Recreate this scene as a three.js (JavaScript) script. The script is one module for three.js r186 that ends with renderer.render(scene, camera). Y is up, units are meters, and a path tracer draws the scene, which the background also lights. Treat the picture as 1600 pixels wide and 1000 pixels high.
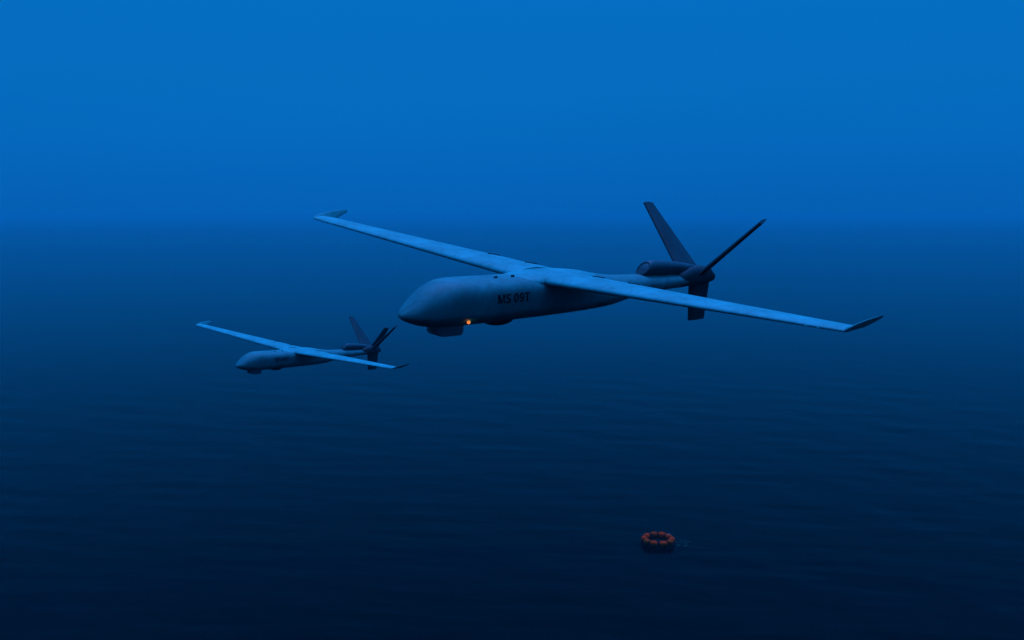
import * as THREE from 'three';
import { mergeGeometries, toCreasedNormals, mergeVertices } from 'three/addons/utils/BufferGeometryUtils.js';
import { RoundedBoxGeometry } from 'three/addons/geometries/RoundedBoxGeometry.js';
import { FontLoader } from 'three/addons/loaders/FontLoader.js';
import { TextGeometry } from 'three/addons/geometries/TextGeometry.js';

// ---------- camera, sky, sun, exposure ----------
const scene = new THREE.Scene();
const H = 24;                                            // metres above the sea
const camera = new THREE.PerspectiveCamera(2 * Math.atan(500 / 1700) * 180 / Math.PI, 1.6, 0.5, 60000);
camera.position.set(0, H, 0);
camera.rotation.x = -Math.atan(165 / 1700);
scene.add(camera);

const renderer = new THREE.WebGLRenderer({ antialias: true });
renderer.toneMapping = THREE.LinearToneMapping;
renderer.toneMappingExposure = 2;
renderer.shadowMap.enabled = true;

// a misty blue dusk sky: brightest overhead and ahead, dimmer behind
const smooth = (a, b, x) => { const t = Math.min(1, Math.max(0, (x - a) / (b - a))); /* a may be above b */ return t * t * (3 - 2 * t); };
const SKY_W = 512, SKY_H = 1024;
const skyData = new Float32Array(SKY_W * SKY_H * 4);
for (let j = 0; j < SKY_H; j++) {
  const el = ((j + 0.5) / SKY_H - 0.5) * Math.PI, s = Math.max(0, Math.sin(el));
  for (let i = 0; i < SKY_W; i++) {
    const az = ((i + 0.5) / SKY_W - 0.5) * 2 * Math.PI;     // atan2(z, x)
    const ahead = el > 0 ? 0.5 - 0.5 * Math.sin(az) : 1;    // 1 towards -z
    const low = 0.2275 + 0.0095 * smooth(0, 0.07, s) + 0.19 * s * (1 - 0.2 * s);
    const mist = 1 + 0.014 * Math.sin(3 * az + 7 * s) * Math.sin(19 * s + 2 * Math.sin(2 * az)) + 0.011 * Math.sin(9 * az - 31 * s + 1.3) * Math.sin(47 * s + 0.7 + 3 * Math.sin(az));   // faint drifts in the mist
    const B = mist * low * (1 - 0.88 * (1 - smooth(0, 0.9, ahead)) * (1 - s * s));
    const k = (j * SKY_W + i) * 4;
    skyData[k] = B * 0.003; skyData[k + 1] = B * (0.258 + 0.032 * smooth(0, 0.12, s)); skyData[k + 2] = B; skyData[k + 3] = 1;
  }
}
const sky = new THREE.DataTexture(skyData, SKY_W, SKY_H, THREE.RGBAFormat, THREE.FloatType);
sky.mapping = THREE.EquirectangularReflectionMapping;
sky.magFilter = sky.minFilter = THREE.LinearFilter;
sky.needsUpdate = true;
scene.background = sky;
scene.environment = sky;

// the sun, high behind the mist: a very soft blue light from above and ahead
const sun = new THREE.DirectionalLight(new THREE.Color().setRGB(0.15, 0.3, 1.0), 1.5);
sun.position.set(6, 80, -44);
sun.target.position.set(0, 20, -25);
sun.castShadow = true;
sun.shadow.radius = 50;
sun.shadow.mapSize.set(2048, 2048);
Object.assign(sun.shadow.camera, { left: -60, right: 60, top: 60, bottom: -60, near: 1, far: 200 });
scene.add(sun, sun.target);

scene.fog = new THREE.FogExp2(new THREE.Color().setRGB(0.04, 0.83, 1.0), 0.00046);

// ---------- helpers ----------
let seed = 7;
const rnd = () => { seed = (seed * 1664525 + 1013904223) >>> 0; return seed / 4294967296; };
function mesh(name, geometry, material, parent) {
  const m = new THREE.Mesh(geometry, material);
  m.name = name; m.castShadow = m.receiveShadow = true;
  parent.add(m);
  return m;
}
// a closed solid through rings of points (every ring the same count)
function loft(rings, crease = 0.7) {
  const n = rings[0].length, pos = [], idx = [];
  for (const r of rings) for (const p of r) pos.push(p[0], p[1], p[2]);
  for (let j = 0; j < rings.length - 1; j++) for (let i = 0; i < n; i++) {
    const a = j * n + i, b = j * n + (i + 1) % n, c = a + n, d = b + n;
    idx.push(a, b, d, a, d, c);
  }
  for (const [j, flip] of [[0, true], [rings.length - 1, false]]) {
    const c = pos.length / 3, r = rings[j];
    pos.push(...[0, 1, 2].map((k) => r.reduce((t, p) => t + p[k], 0) / n));
    for (let i = 0; i < n; i++) { const a = j * n + i, b = j * n + (i + 1) % n; flip ? idx.push(c, b, a) : idx.push(c, a, b); }
  }
  let g = new THREE.BufferGeometry();
  g.setAttribute('position', new THREE.Float32BufferAttribute(pos, 3));
  g.setIndex(idx);
  // turn the faces outwards
  let vol = 0; const A = new THREE.Vector3(), B = new THREE.Vector3(), C = new THREE.Vector3();
  for (let i = 0; i < idx.length; i += 3) {
    A.fromArray(pos, idx[i] * 3); B.fromArray(pos, idx[i + 1] * 3); C.fromArray(pos, idx[i + 2] * 3);
    vol += A.dot(B.cross(C));
  }
  if (vol < 0) { for (let i = 0; i < idx.length; i += 3) [idx[i + 1], idx[i + 2]] = [idx[i + 2], idx[i + 1]]; g.setIndex(idx); }
  g = toCreasedNormals(g, crease);
  const q = g.getAttribute('position'), uv = new Float32Array(q.count * 2);
  for (let i = 0; i < q.count; i++) { uv[2 * i] = q.getX(i) + 0.37 * q.getY(i); uv[2 * i + 1] = q.getZ(i) + 0.61 * q.getY(i); }
  g.setAttribute('uv', new THREE.BufferAttribute(uv, 2));
  return g;
}

// ---------- materials ----------
function noiseTexture(size, octaves, seed0, shape) {
  const data = new Uint8Array(size * size * 4), grids = [];
  let s = seed0; const r = () => { s = (s * 1664525 + 1013904223) >>> 0; return s / 4294967296; };
  for (const [cells, amp] of octaves) grids.push([cells, amp, Float32Array.from({ length: cells * cells }, r)]);
  const total = octaves.reduce((t, o) => t + o[1], 0);
  for (let j = 0; j < size; j++) for (let i = 0; i < size; i++) {
    let v = 0;
    for (const [c, a, g] of grids) {
      const x = i / size * c, y = j / size * c, x0 = Math.floor(x), y0 = Math.floor(y), fx = x - x0, fy = y - y0;
      const u = fx * fx * (3 - 2 * fx), w = fy * fy * (3 - 2 * fy), at = (p, q) => g[(q % c) * c + p % c];
      v += a * ((at(x0, y0) * (1 - u) + at(x0 + 1, y0) * u) * (1 - w) + (at(x0, y0 + 1) * (1 - u) + at(x0 + 1, y0 + 1) * u) * w);
    }
    const rgb = shape(v / total), k = (j * size + i) * 4;
    data[k] = rgb[0]; data[k + 1] = rgb[1]; data[k + 2] = rgb[2]; data[k + 3] = 255;
  }
  const t = new THREE.DataTexture(data, size, size);
  t.wrapS = t.wrapT = THREE.RepeatWrapping; t.magFilter = THREE.LinearFilter; t.minFilter = THREE.LinearMipmapLinearFilter;
  t.generateMipmaps = true; t.needsUpdate = true;
  return t;
}
const weather = noiseTexture(256, [[3, 1], [7, 0.8], [19, 0.6], [61, 0.5]], 11, (v) => { const g = Math.round(205 + 50 * Math.min(1, Math.max(0, (v - 0.25) * 2))); return [g, g, g]; });
weather.colorSpace = THREE.SRGBColorSpace; weather.repeat.set(0.7, 0.7);
const paint = (r, g, b, rough) => new THREE.MeshPhysicalMaterial({ color: new THREE.Color().setRGB(r, g, b), roughness: rough, specularIntensity: 0.45, map: weather });
const M = {
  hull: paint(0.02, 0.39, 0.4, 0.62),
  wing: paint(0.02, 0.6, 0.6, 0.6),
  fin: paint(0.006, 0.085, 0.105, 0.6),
  pod: paint(0.01, 0.15, 0.18, 0.55),
  dark: paint(0.012, 0.03, 0.045, 0.6),
  marking: new THREE.MeshStandardMaterial({ color: new THREE.Color().setRGB(0.006, 0.012, 0.02), roughness: 0.8 }),
  turret: paint(0.03, 0.3, 0.4, 0.5),
  glass: new THREE.MeshPhysicalMaterial({ color: new THREE.Color().setRGB(0.005, 0.008, 0.012), roughness: 0.08, clearcoat: 1, clearcoatRoughness: 0.05 }),
  lamp: new THREE.MeshStandardMaterial({ color: new THREE.Color().setRGB(0.6, 0.25, 0.06), emissive: new THREE.Color().setRGB(0.56, 0.14, 0.028), emissiveIntensity: 1, roughness: 0.3 }),
};

// ---------- the sea ----------
const waves = [];
for (let i = 0; i < 26; i++) {
  const L = 1.3 * Math.pow(1.085, i) * (0.9 + 0.2 * rnd()), a = -0.9 + (rnd() - 0.5) * 2.1;
  waves.push([2 * Math.PI / L * Math.sin(a), 2 * Math.PI / L * Math.cos(a), rnd() * 6.283, 0.0014 * Math.pow(L, 0.75), L]);
}
function seaHeight(x, z, cell) {
  let y = 0;
  for (const [kx, kz, p, A, L] of waves) {
    const fade = Math.min(1, Math.max(0, L / cell / 2.5 - 1));   // waves shorter than the mesh can hold are left to the fine relief
    if (fade > 0) y += A * fade * Math.sin(kx * x + kz * z + p);
  }
  return y;
}
{
  const radii = [0.01, 8, 16, 24];
  for (let deg = 36; deg > 1.2; deg -= 0.075) radii.push(H / Math.tan(deg * Math.PI / 180));
  for (let r = radii[radii.length - 1] * 1.12; r < 22000; r *= 1.12) radii.push(r);
  const angles = [];
  for (let a = -36; a < 36; a += 0.13) angles.push(a);
  for (let a = 36; a <= 324.01; a += 4) angles.push(a);
  const pos = [], uv = [], idx = [], n = angles.length;
  radii.forEach((r, j) => {
    const dr = j ? r - radii[j - 1] : 8;
    for (const a of angles) {
      const t = a * Math.PI / 180, x = Math.sin(t) * r, z = -Math.cos(t) * r;
      const cell = Math.abs(a) < 35.95 ? Math.max(dr, r * 0.00227) : 1e3;
      pos.push(x, seaHeight(x, z, cell), z); uv.push(x, z);
    }
  });
  for (let j = 0; j < radii.length - 1; j++) for (let i = 0; i < n - 1; i++) {
    const a = j * n + i, b = a + 1, c = a + n, d = b + n;
    idx.push(a, b, d, a, d, c);
  }
  const g = new THREE.BufferGeometry();
  g.setAttribute('position', new THREE.Float32BufferAttribute(pos, 3));
  g.setAttribute('uv', new THREE.Float32BufferAttribute(uv, 2));
  g.setIndex(idx); g.computeVertexNormals();
  const ripples = noiseTexture(512, [[11, 1.2], [23, 1], [47, 0.7], [101, 0.45]], 5, (v) => { const k = Math.round(255 * v); return [k, k, k]; });
  ripples.repeat.set(1 / 17, 1 / 11); ripples.rotation = 0.35;
  const water = new THREE.MeshPhysicalMaterial({ color: new THREE.Color().setRGB(0.0004, 0.001, 0.0025), roughness: 0.12, ior: 1.33, specularIntensity: 0.045, bumpMap: ripples, bumpScale: 0.024 });
  const sea = mesh('sea', g, water, scene);
  sea.userData = { kind: 'structure', label: 'dark blue sea with faint ripples fading into mist' };
}

// ---------- the drone ----------
const NU = 44;
// x, top, chine, bottom, half width, roundness of the upper half, of the belly
const stations = [
  [4.80, -0.11, -0.13, -0.15, 0.03, 2, 1.6], [4.76, -0.06, -0.13, -0.185, 0.12, 2, 1.6], [4.62, 0.06, -0.125, -0.245, 0.245, 2.1, 1.6], [4.36, 0.27, -0.12, -0.32, 0.365, 2.15, 1.6],
  [4.08, 0.395, -0.11, -0.36, 0.44, 2.3, 1.6], [3.76, 0.445, -0.1, -0.38, 0.47, 2.75, 1.6], [3.15, 0.44, -0.1, -0.385, 0.49, 3.1, 1.6], [2.5, 0.43, -0.1, -0.385, 0.49, 3.2, 1.6],
  [1.8, 0.43, -0.1, -0.385, 0.49, 3.2, 1.6], [1.0, 0.43, -0.1, -0.38, 0.48, 3.1, 1.6], [0.2, 0.4, -0.09, -0.365, 0.48, 2.7, 1.6], [-0.4, 0.33, -0.07, -0.34, 0.43, 2.6, 1.7],
  [-0.7, 0.29, -0.05, -0.315, 0.4, 2.5, 1.8], [-1.1, 0.265, -0.02, -0.25, 0.36, 2.4, 1.9], [-1.54, 0.25, 0.01, -0.185, 0.325, 2.3, 2], [-2.2, 0.225, 0.025, -0.14, 0.29, 2.2, 2],
  [-2.8, 0.205, 0.035, -0.115, 0.265, 2.2, 2], [-3.6, 0.2, 0.05, -0.085, 0.23, 2.2, 2], [-4.15, 0.2, 0.06, -0.06, 0.185, 2.1, 2], [-4.42, 0.18, 0.065, -0.04, 0.14, 2, 2],
];
function section(u) {                                      // smooth in-between stations
  const i = Math.min(stations.length - 2, Math.floor(u)), t = u - i;
  const p = [i - 1, i, i + 1, i + 2].map((k) => stations[Math.min(stations.length - 1, Math.max(0, k))]);
  return p[0].map((_, k) => 0.5 * (2 * p[1][k] + (p[2][k] - p[0][k]) * t + (2 * p[0][k] - 5 * p[1][k] + 4 * p[2][k] - p[3][k]) * t * t + (3 * p[1][k] - p[0][k] - 3 * p[2][k] + p[3][k]) * t * t * t));
}
const lean = (x, f) => 1 + 0.15 * f * smooth(4.6, 3.6, x) * smooth(-1.2, 0.6, x);   // the sides lean out towards the shoulder
function hullRing([x, yt, yc, yb, w, e, e2]) {
  const ring = [];
  for (let i = 0; i < NU; i++) {
    const a = i / NU * 2 * Math.PI, c = Math.cos(a), s = Math.sin(a), up = s >= 0, ex = up ? e : e2;
    const f = up ? Math.pow(Math.abs(s), 2 / ex) : 0;
    ring.push([x, up ? yc + (yt - yc) * Math.pow(Math.abs(s), 2 / ex) : yc - (yc - yb) * Math.pow(Math.abs(s), 2 / ex), Math.sign(c) * w * lean(x, f) * Math.pow(Math.abs(c), 2 / ex)]);
  }
  return ring;
}
function sectionAt(x) { let lo = 0, hi = stations.length - 1; for (let k = 0; k < 40; k++) { const m = (lo + hi) / 2; section(m)[0] > x ? lo = m : hi = m; } return section(lo); }
function hullSide(x, y) { const [, yt, yc, yb, w, e, e2] = sectionAt(x); return y >= yc ? w * lean(x, (y - yc) / (yt - yc)) * Math.pow(Math.max(0, 1 - Math.pow((y - yc) / (yt - yc), e)), 1 / e) : w * Math.pow(Math.max(0, 1 - Math.pow((yc - y) / (yc - yb), e2)), 1 / e2); }

// wing shape: chord runs from the leading edge (0) to the trailing edge (1)
const thick = (c) => 5 * (0.2969 * Math.sqrt(c) - 0.126 * c - 0.3516 * c * c + 0.2843 * c ** 3 - 0.1036 * c ** 4);
const camber = (c) => 0.03 * 4 * c * (1 - c) * (1 - 0.3 * c);
const SPAN = 6.29;
const wingAt = (z) => { const t = (z - 0.5) / (SPAN - 0.5); return { x: 1.768 + 0.115 * t, y: 0.4 + 0.045 * (z - 0.5), c: 1.54 + (0.644 - 1.54) * t, t: 0.135 + (0.12 - 0.135) * t }; };
function foilRing(x, y, z, c, t, c0, c1, gap = 0) {
  const up = [], dn = [];
  for (let k = 0; k <= 14; k++) {
    const f = c0 + (c1 - c0) * (c0 === 0 ? (k / 14) ** 2 : k / 14);
    up.push([x - f * c, y + c * (camber(f) + t * thick(f) - 0.03), z]);
    dn.push([x - f * c, y + c * (camber(f) - t * thick(f) - 0.03) - (f >= 0.999 ? 0.004 : 0), z]);
  }
  return [...up.reverse(), ...dn.slice(c0 === 0 ? 1 : 0)];
}
function wingPiece(s, z0, z1, c0, c1) {
  const rings = [];
  for (let k = 0; k <= 6; k++) { const z = z0 + (z1 - z0) * k / 6, w = wingAt(z); rings.push(foilRing(w.x, w.y, s * z, w.c, w.t, c0, c1)); }
  return loft(rings, 0.6);
}
function wingletPiece(s) {
  const rings = [], e = wingAt(SPAN);
  for (let k = 0; k <= 10; k++) {
    const t = k / 10, xl = e.x - 0.75 * t ** 1.9 - 0.12 * t ** 8, xt = e.x - 0.644 - 0.49 * t + 0.1 * t ** 8, c = xl - xt;
    rings.push(foilRing(xl, e.y + 0.17 * t ** 1.1 + (c - 0.644) * 0.03, s * (SPAN + 0.006 + 0.12 * t), c, 0.09 * (1 - 0.5 * t), 0, 1));
  }
  return loft(rings, 0.6);
}
// a flat fin: root and tip given as leading and trailing points
function finPiece(rootL, rootT, tipL, tipT, thickness, normal) {
  const rings = [];
  for (let k = 0; k <= 4; k++) {
    const t = k / 4, L = rootL.map((v, i) => v + (tipL[i] - v) * t), T = rootT.map((v, i) => v + (tipT[i] - v) * t), ring = [];
    const put = (f, sgn) => { const h = sgn * thickness * (1 - 0.35 * t) * (thick(f) + 0.05); ring.push(L.map((v, i) => v + (T[i] - v) * f + normal[i] * h)); };
    for (let m = 0; m <= 8; m++) put((m / 8) ** 1.6, 1);
    for (let m = 8; m >= 0; m--) put((m / 8) ** 1.6, -1);
    rings.push(ring);
  }
  return loft(rings, 0.6);
}

const font = await new FontLoader().loadAsync('fonts/droid/droid_sans_bold.typeface.json');
function marking(text, x0, y0, height, width) {              // laid on the hull's left side
  const parts = [];
  let at = 0; const glyphs = [...text];
  const step = width / glyphs.reduce((t, c) => t + (c === ' ' ? 0.4 : c === 'M' ? 1.4 : 1), 0);
  glyphs.forEach((ch) => {
    if (ch === ' ') { at += step * 0.4; return; }
    const t = new TextGeometry(ch, { font, size: height, depth: 0.006, curveSegments: 6, bevelEnabled: false });
    t.computeBoundingBox();
    const w = t.boundingBox.max.x - t.boundingBox.min.x;
    t.translate(-t.boundingBox.min.x, 0, 0); const wide = ch === 'M' ? 1.4 : 1;
    t.scale((step * wide - step * 0.16) / w, 1, 1); t.translate(at, 0, 0);
    at += step * wide;
    parts.push(t);
  });
  const g = mergeGeometries(parts), p = g.getAttribute('position');
  for (let i = 0; i < p.count; i++) {
    const x = x0 - p.getX(i), y = y0 + p.getY(i), d = p.getZ(i);
    p.setXYZ(i, x, y, -(hullSide(x, y) + 0.0005 + d));
  }
  g.computeVertexNormals();
  return g;
}

function makeDrone(name, label, extraFin, lit) {
  const o = new THREE.Group(); o.name = name; scene.add(o);
  o.userData = { label, category: 'drone', group: 'grey-blue drones flying over the sea' };
  // hull
  const rings = [];
  for (let u = 0; u <= stations.length - 1 + 1e-6; u += 0.25) rings.push(hullRing(section(Math.min(u, stations.length - 1 - 1e-6))));
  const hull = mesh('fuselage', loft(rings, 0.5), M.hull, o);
  mesh('registration_marking', marking('MS 09T', 3.03, 0.055, 0.165, 0.84), M.marking, hull);
  // hump that carries the wing
  const hump = [];
  for (let k = 0; k <= 12; k++) {
    const t = k / 12, x = 2.45 - 2.5 * t, b = Math.sin(Math.PI * Math.min(1, t * 0.97 + 0.015)) ** 0.6, ring = [];
    for (let i = 0; i < 24; i++) { const a = i / 24 * 2 * Math.PI; ring.push([x, 0.33 + (0.03 + 0.125 * b) * Math.sin(a), 0.5 * (0.35 + 0.65 * b) * Math.sign(Math.cos(a)) * Math.abs(Math.cos(a)) ** 0.75]); }
    hump.push(ring);
  }
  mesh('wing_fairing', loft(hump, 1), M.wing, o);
  for (const ax of [2.72, 2.28]) { const b = new RoundedBoxGeometry(0.09, 0.05, 0.016, 2, 0.006); b.translate(ax, 0.442, -0.12); mesh('blade_antenna', b, M.pod, o); }
  // wings, with flap, aileron, turned-up tip and slots
  for (const s of [-1, 1]) {
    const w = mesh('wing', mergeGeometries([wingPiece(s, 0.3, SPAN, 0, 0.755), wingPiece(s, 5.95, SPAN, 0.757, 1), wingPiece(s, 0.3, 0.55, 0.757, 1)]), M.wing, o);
    mesh('flap', wingPiece(s, 0.56, 3.1, 0.765, 1), M.wing, w);
    mesh('aileron', wingPiece(s, 3.12, 5.94, 0.765, 1), M.wing, w);
    mesh('winglet', wingletPiece(s), M.wing, w);
    for (const z of [0.85, 1.75]) {                         // hinge covers over the flap joint
      const e = wingAt(z), g = new RoundedBoxGeometry(0.36, 0.028, 0.03, 3, 0.013);
      g.rotateZ(0.14); g.translate(e.x - 0.72 * e.c, e.y + e.c * (camber(0.72) + e.t * thick(0.72) - 0.03) + 0.004, s * z);
      mesh('flap_hinge', g, M.dark, w);
    }
    for (const z of [5.7, 5.9]) { const e = wingAt(z), g = new RoundedBoxGeometry(0.09, 0.02, 0.02, 2, 0.008); g.translate(e.x + 0.02, e.y - 0.025, s * z); mesh('probe', g, M.wing, w); }
  }
  // engine pod on the rear hull, its intake cut aslant
  const pod = [];
  const PR = [[0, 0.15, 0.37], [0.05, 0.16, 0.37], [0.2, 0.163, 0.368], [0.7, 0.155, 0.352], [1.2, 0.135, 0.325], [1.7, 0.105, 0.285], [2.1, 0.07, 0.24]];
  for (const [d, r, cy] of PR) { const ring = []; for (let i = 0; i < 28; i++) { const a = i / 28 * 2 * Math.PI, sl = Math.max(0, 1 - d / 0.7); ring.push([-1.9 - d - 0.14 * Math.sin(a) * sl, cy + r * Math.sin(a), r * Math.cos(a)]); } pod.push(ring); }
  const podMesh = mesh('engine_pod', loft(pod, 0.8), M.pod, o);
  const lip = [];
  for (const [dx, r] of [[0.0, 0.142], [0.02, 0.138], [0.02, 0.125], [-0.004, 0.121], [-0.004, 0.01]]) { const ring = []; for (let i = 0; i < 28; i++) { const a = i / 28 * 2 * Math.PI; ring.push([-1.895 + dx - 0.14 * Math.sin(a) * r / 0.142, 0.365 + r * Math.sin(a), r * Math.cos(a)]); } lip.push(ring); }
  mesh('intake', loft(lip, 0.6), M.fin, podMesh);
  // saddle under the tail fins, dark cap at the end of the hull
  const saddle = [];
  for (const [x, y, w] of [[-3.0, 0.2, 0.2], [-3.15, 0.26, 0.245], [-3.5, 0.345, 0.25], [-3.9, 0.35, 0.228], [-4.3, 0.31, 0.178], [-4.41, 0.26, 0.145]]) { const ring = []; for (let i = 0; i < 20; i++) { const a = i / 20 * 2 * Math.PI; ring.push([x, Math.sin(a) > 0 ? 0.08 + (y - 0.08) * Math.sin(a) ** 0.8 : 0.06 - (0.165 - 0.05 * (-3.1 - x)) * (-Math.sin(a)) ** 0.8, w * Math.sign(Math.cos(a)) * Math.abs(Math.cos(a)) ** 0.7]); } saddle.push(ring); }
  mesh('tail_fairing', loft(saddle, 0.7), M.fin, o);  // fairing widened to a dark collar, painting in the pod's shadow on the boom
  const cap = [];
  for (const [x, r] of [[-4.38, 0.125], [-4.45, 0.13], [-4.54, 0.115], [-4.61, 0.07], [-4.63, 0.02]]) { const ring = []; for (let i = 0; i < 20; i++) { const a = i / 20 * 2 * Math.PI; ring.push([x, 0.07 + r * Math.sin(a), r * 1.05 * Math.cos(a)]); } cap.push(ring); }
  mesh('tail_cone', loft(cap, 0.9), M.dark, o);
  // V tail and the fin below
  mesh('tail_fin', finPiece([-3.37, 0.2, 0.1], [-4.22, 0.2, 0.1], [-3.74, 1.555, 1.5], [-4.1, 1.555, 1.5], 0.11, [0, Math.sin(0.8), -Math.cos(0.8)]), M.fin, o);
  {                                                         // the left fin is turned about its own length
    const n = new THREE.Vector3(0, Math.sin(0.8), Math.cos(0.8)), turn = 0.27, c = new THREE.Vector3(-Math.cos(turn), 0, 0).addScaledVector(n, Math.sin(turn));
    const at = (m, d) => m.map((v, i) => v + d * c.getComponent(i)), root = [-4.05, 0.1, 0], tip = [-3.92, 1.53, -1.5];
    const nn = new THREE.Vector3(Math.sin(turn), 0, 0).addScaledVector(n, Math.cos(turn)).toArray();
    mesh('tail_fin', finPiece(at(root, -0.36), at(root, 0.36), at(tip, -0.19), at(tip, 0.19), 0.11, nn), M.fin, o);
  }
  if (extraFin) mesh('tail_fin', finPiece([-3.72, 0.15, -0.02], [-4.38, 0.15, -0.02], [-4.38, 1.28, -0.36], [-4.74, 1.25, -0.36], 0.1, [0, 0.3, 0.95]), M.fin, o);
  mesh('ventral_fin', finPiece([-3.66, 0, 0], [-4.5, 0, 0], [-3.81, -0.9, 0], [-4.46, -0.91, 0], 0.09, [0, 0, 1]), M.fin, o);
  // sensor housing under the nose
  const prof = new THREE.Shape();
  prof.moveTo(4.03, -0.3); prof.lineTo(4.03, -0.42); prof.quadraticCurveTo(4.02, -0.49, 3.9, -0.5); prof.lineTo(3.53, -0.505); prof.quadraticCurveTo(3.48, -0.505, 3.48, -0.47); prof.lineTo(3.48, -0.3); prof.closePath();
  const tg = new THREE.ExtrudeGeometry(prof, { depth: 0.26, bevelEnabled: true, bevelSize: 0.025, bevelThickness: 0.03, bevelSegments: 3, curveSegments: 8 });
  tg.translate(0, 0, -0.13);
  const turret = mesh('sensor_housing', toCreasedNormals(tg, 0.6), M.turret, o);
  const win = new RoundedBoxGeometry(0.02, 0.09, 0.16, 2, 0.008); win.translate(4.057, -0.39, 0); mesh('lens_window', win, M.glass, turret);
  const bump = new THREE.SphereGeometry(1, 28, 16); bump.scale(0.36, 0.1, 0.16); bump.translate(2.5, -0.35, -0.06);
  mesh('belly_fairing', bump, M.dark, o);
  if (lit) {
    const y = -0.235, x = 3.6, z = -hullSide(x, y) - 0.012;
    const seat = new THREE.CylinderGeometry(0.042, 0.05, 0.02, 20); seat.rotateX(-Math.PI / 2 - 0.55); seat.translate(x, y + 0.006, z + 0.012);
    const fitting = mesh('lamp_seat', seat, M.dark, o);
    const bulb = new THREE.SphereGeometry(0.03, 20, 14); bulb.translate(x, y - 0.006, z - 0.008);
    mesh('position_lamp', bulb, M.lamp, fitting).userData.label = 'small glowing orange lamp under the nose';
    const l = new THREE.PointLight(new THREE.Color().setRGB(1, 0.3, 0.06), 0.005);
    l.position.set(x, y - 0.006, z - 0.008); l.castShadow = true; o.add(l);
  }
  return o;
}
function place(o, x, y, z, roll, yaw, pitch) { o.position.set(x, y + H, z); o.rotation.set(roll, yaw, pitch, 'YZX'); }
place(makeDrone('drone', 'large near drone with an orange lamp glowing under its nose', false, true), 1.429, -1.505, -21.344, -0.127, 3.968, -0.01);
place(makeDrone('drone_001', 'small distant drone below and behind the big one, with three tail fins', true, false), -9.276, -6.681, -50.876, -0.09, 4.116, 0.047);

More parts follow.
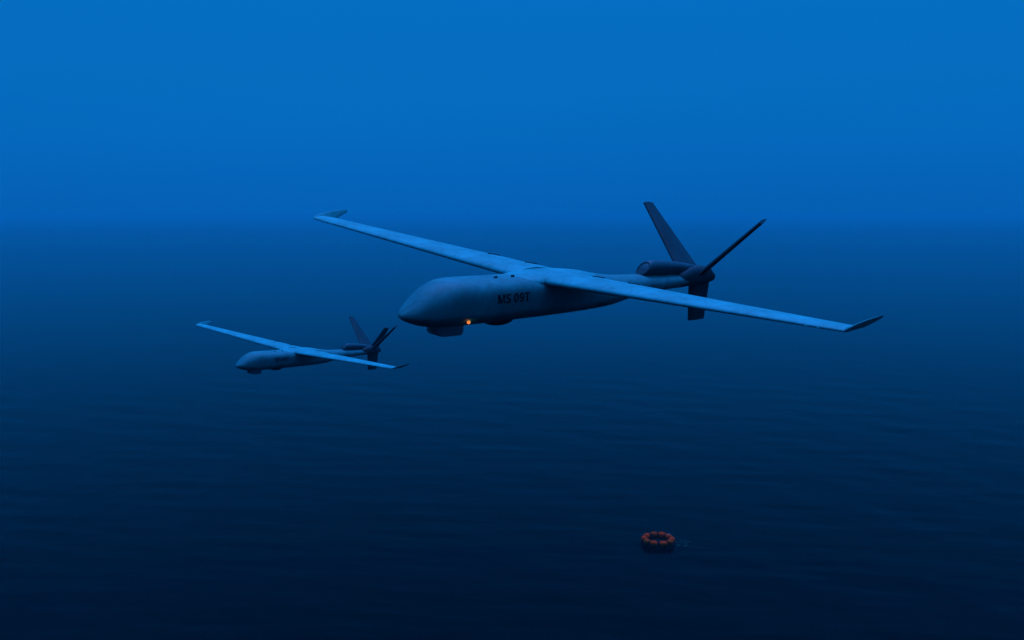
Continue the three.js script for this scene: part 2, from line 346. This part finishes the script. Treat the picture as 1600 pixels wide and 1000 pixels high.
// ---------- the life raft ----------
{
  const px = 1028, py = 849, a0 = Math.atan(165 / 1700), dep = a0 + Math.atan((py - 500) / 1700), D = H / Math.tan(dep);
  const depth = D * Math.cos(a0) + H * Math.sin(a0), X = (px - 800) / 1700 * depth;
  const o = new THREE.Group(); o.name = 'life_raft'; o.position.set(X, 0, -D); o.rotation.x = 0.06; scene.add(o);
  o.userData = { label: 'orange and black ring-shaped life raft floating on the dark sea', category: 'life raft' };
  const orange = new THREE.MeshPhysicalMaterial({ color: new THREE.Color().setRGB(0.92, 0.055, 0.004), roughness: 0.85, specularIntensity: 0.15 });
  const worn = new THREE.MeshPhysicalMaterial({ color: new THREE.Color().setRGB(0.62, 0.06, 0.006), roughness: 0.85, specularIntensity: 0.15 });
  const black = new THREE.MeshPhysicalMaterial({ color: new THREE.Color().setRGB(0.006, 0.006, 0.006), roughness: 0.85, specularIntensity: 0.2 });
  const grey = new THREE.MeshStandardMaterial({ color: new THREE.Color().setRGB(0.14, 0.11, 0.06), roughness: 0.7 });
  const R = 1.0;
  const lower = new THREE.TorusGeometry(R, 0.25, 16, 60); lower.rotateX(Math.PI / 2); lower.translate(0, 0.03, 0); mesh('lower_tube', lower, black, o);
  const core = new THREE.TorusGeometry(R, 0.17, 14, 60); core.rotateX(Math.PI / 2); core.translate(0, 0.27, 0); mesh('inner_tube', core, black, o);
  const floor = new THREE.CylinderGeometry(R, R, 0.05, 40); floor.translate(0, 0.08, 0); mesh('floor', floor, black, o);
  const N = 10;
  for (let i = 0; i < N; i++) {
    const mid = (i + 0.15 + (rnd() - 0.5) * 0.16) / N * 2 * Math.PI, half = (0.39 + 0.06 * rnd()) / N * 2 * Math.PI, rings = [];
    for (let k = 0; k <= 10; k++) {
      const t = k / 10 * 2 - 1, a = mid + half * t, rr = 0.16 + 0.08 * Math.pow(Math.max(0, 1 - Math.abs(t) ** 2.6), 0.5), ring = [];
      for (let m = 0; m < 16; m++) { const b = m / 16 * 2 * Math.PI, rad = R + rr * Math.cos(b); ring.push([Math.cos(a) * rad, 0.29 + rr * Math.sin(b), Math.sin(a) * rad]); }
      rings.push(ring);
    }
    mesh('float_cushion', loft(rings, 0.9), i % 3 === 1 ? worn : orange, o);
    const sa = mid + Math.PI / N, strap = new THREE.TorusGeometry(0.185, 0.03, 8, 20); strap.rotateY(Math.PI / 2); strap.scale(1.6, 1, 1);
    strap.rotateY(0); strap.translate(0, 0.28, R);
    strap.rotateY(Math.PI / 2 - sa); mesh('strap', strap, black, o);
  }
  const can = new THREE.CapsuleGeometry(0.1, 0.2, 6, 14); can.rotateZ(Math.PI / 2); can.rotateY(-0.6); can.translate(0.86, 0.44, -0.5); mesh('gas_canister', can, grey, o);
  const pts = []; for (let i = 0; i < 80; i++) { const a = i / 80 * 2 * Math.PI; pts.push(new THREE.Vector3(Math.cos(a) * (R + 0.27), 0.16 - 0.07 * Math.abs(Math.sin(a * N / 2)), Math.sin(a) * (R + 0.27))); }
  mesh('grab_rope', new THREE.TubeGeometry(new THREE.CatmullRomCurve3(pts, true), 160, 0.016, 6, true), black, o);
}

// ---------- a little foam where the water laps past the raft ----------
{
  const raft = scene.getObjectByName('life_raft').position, flecks = [];
  for (let i = 0; i < 46; i++) {
    const x = raft.x + 1.35 + Math.pow(rnd(), 1.6) * 1.1, z = raft.z - 0.7 + rnd() * 1.7, w = 0.05 + 0.2 * rnd(), d = 0.03 + 0.05 * rnd(), shape = new THREE.Shape(), n = 9;
    for (let k = 0; k < n; k++) { const a = k / n * 2 * Math.PI, q = 0.65 + 0.35 * rnd(); k ? shape.lineTo(w * q * Math.cos(a), d * q * Math.sin(a)) : shape.moveTo(w * q, 0); }
    const g = new THREE.ExtrudeGeometry(shape, { depth: 0.008, bevelEnabled: false });
    g.rotateX(-Math.PI / 2); g.rotateY((rnd() - 0.5) * 0.7); g.translate(x, seaHeight(x, z, 0.4) + 0.012, z);
    flecks.push(g);
  }
  const foam = mesh('foam', mergeGeometries(flecks), new THREE.MeshPhysicalMaterial({ color: new THREE.Color().setRGB(0.012, 0.06, 0.05), roughness: 0.9, specularIntensity: 0.2 }), scene);
  foam.userData = { kind: 'stuff', label: 'faint flecks of foam on the water right of the raft', category: 'foam' };
}

renderer.render(scene, camera);
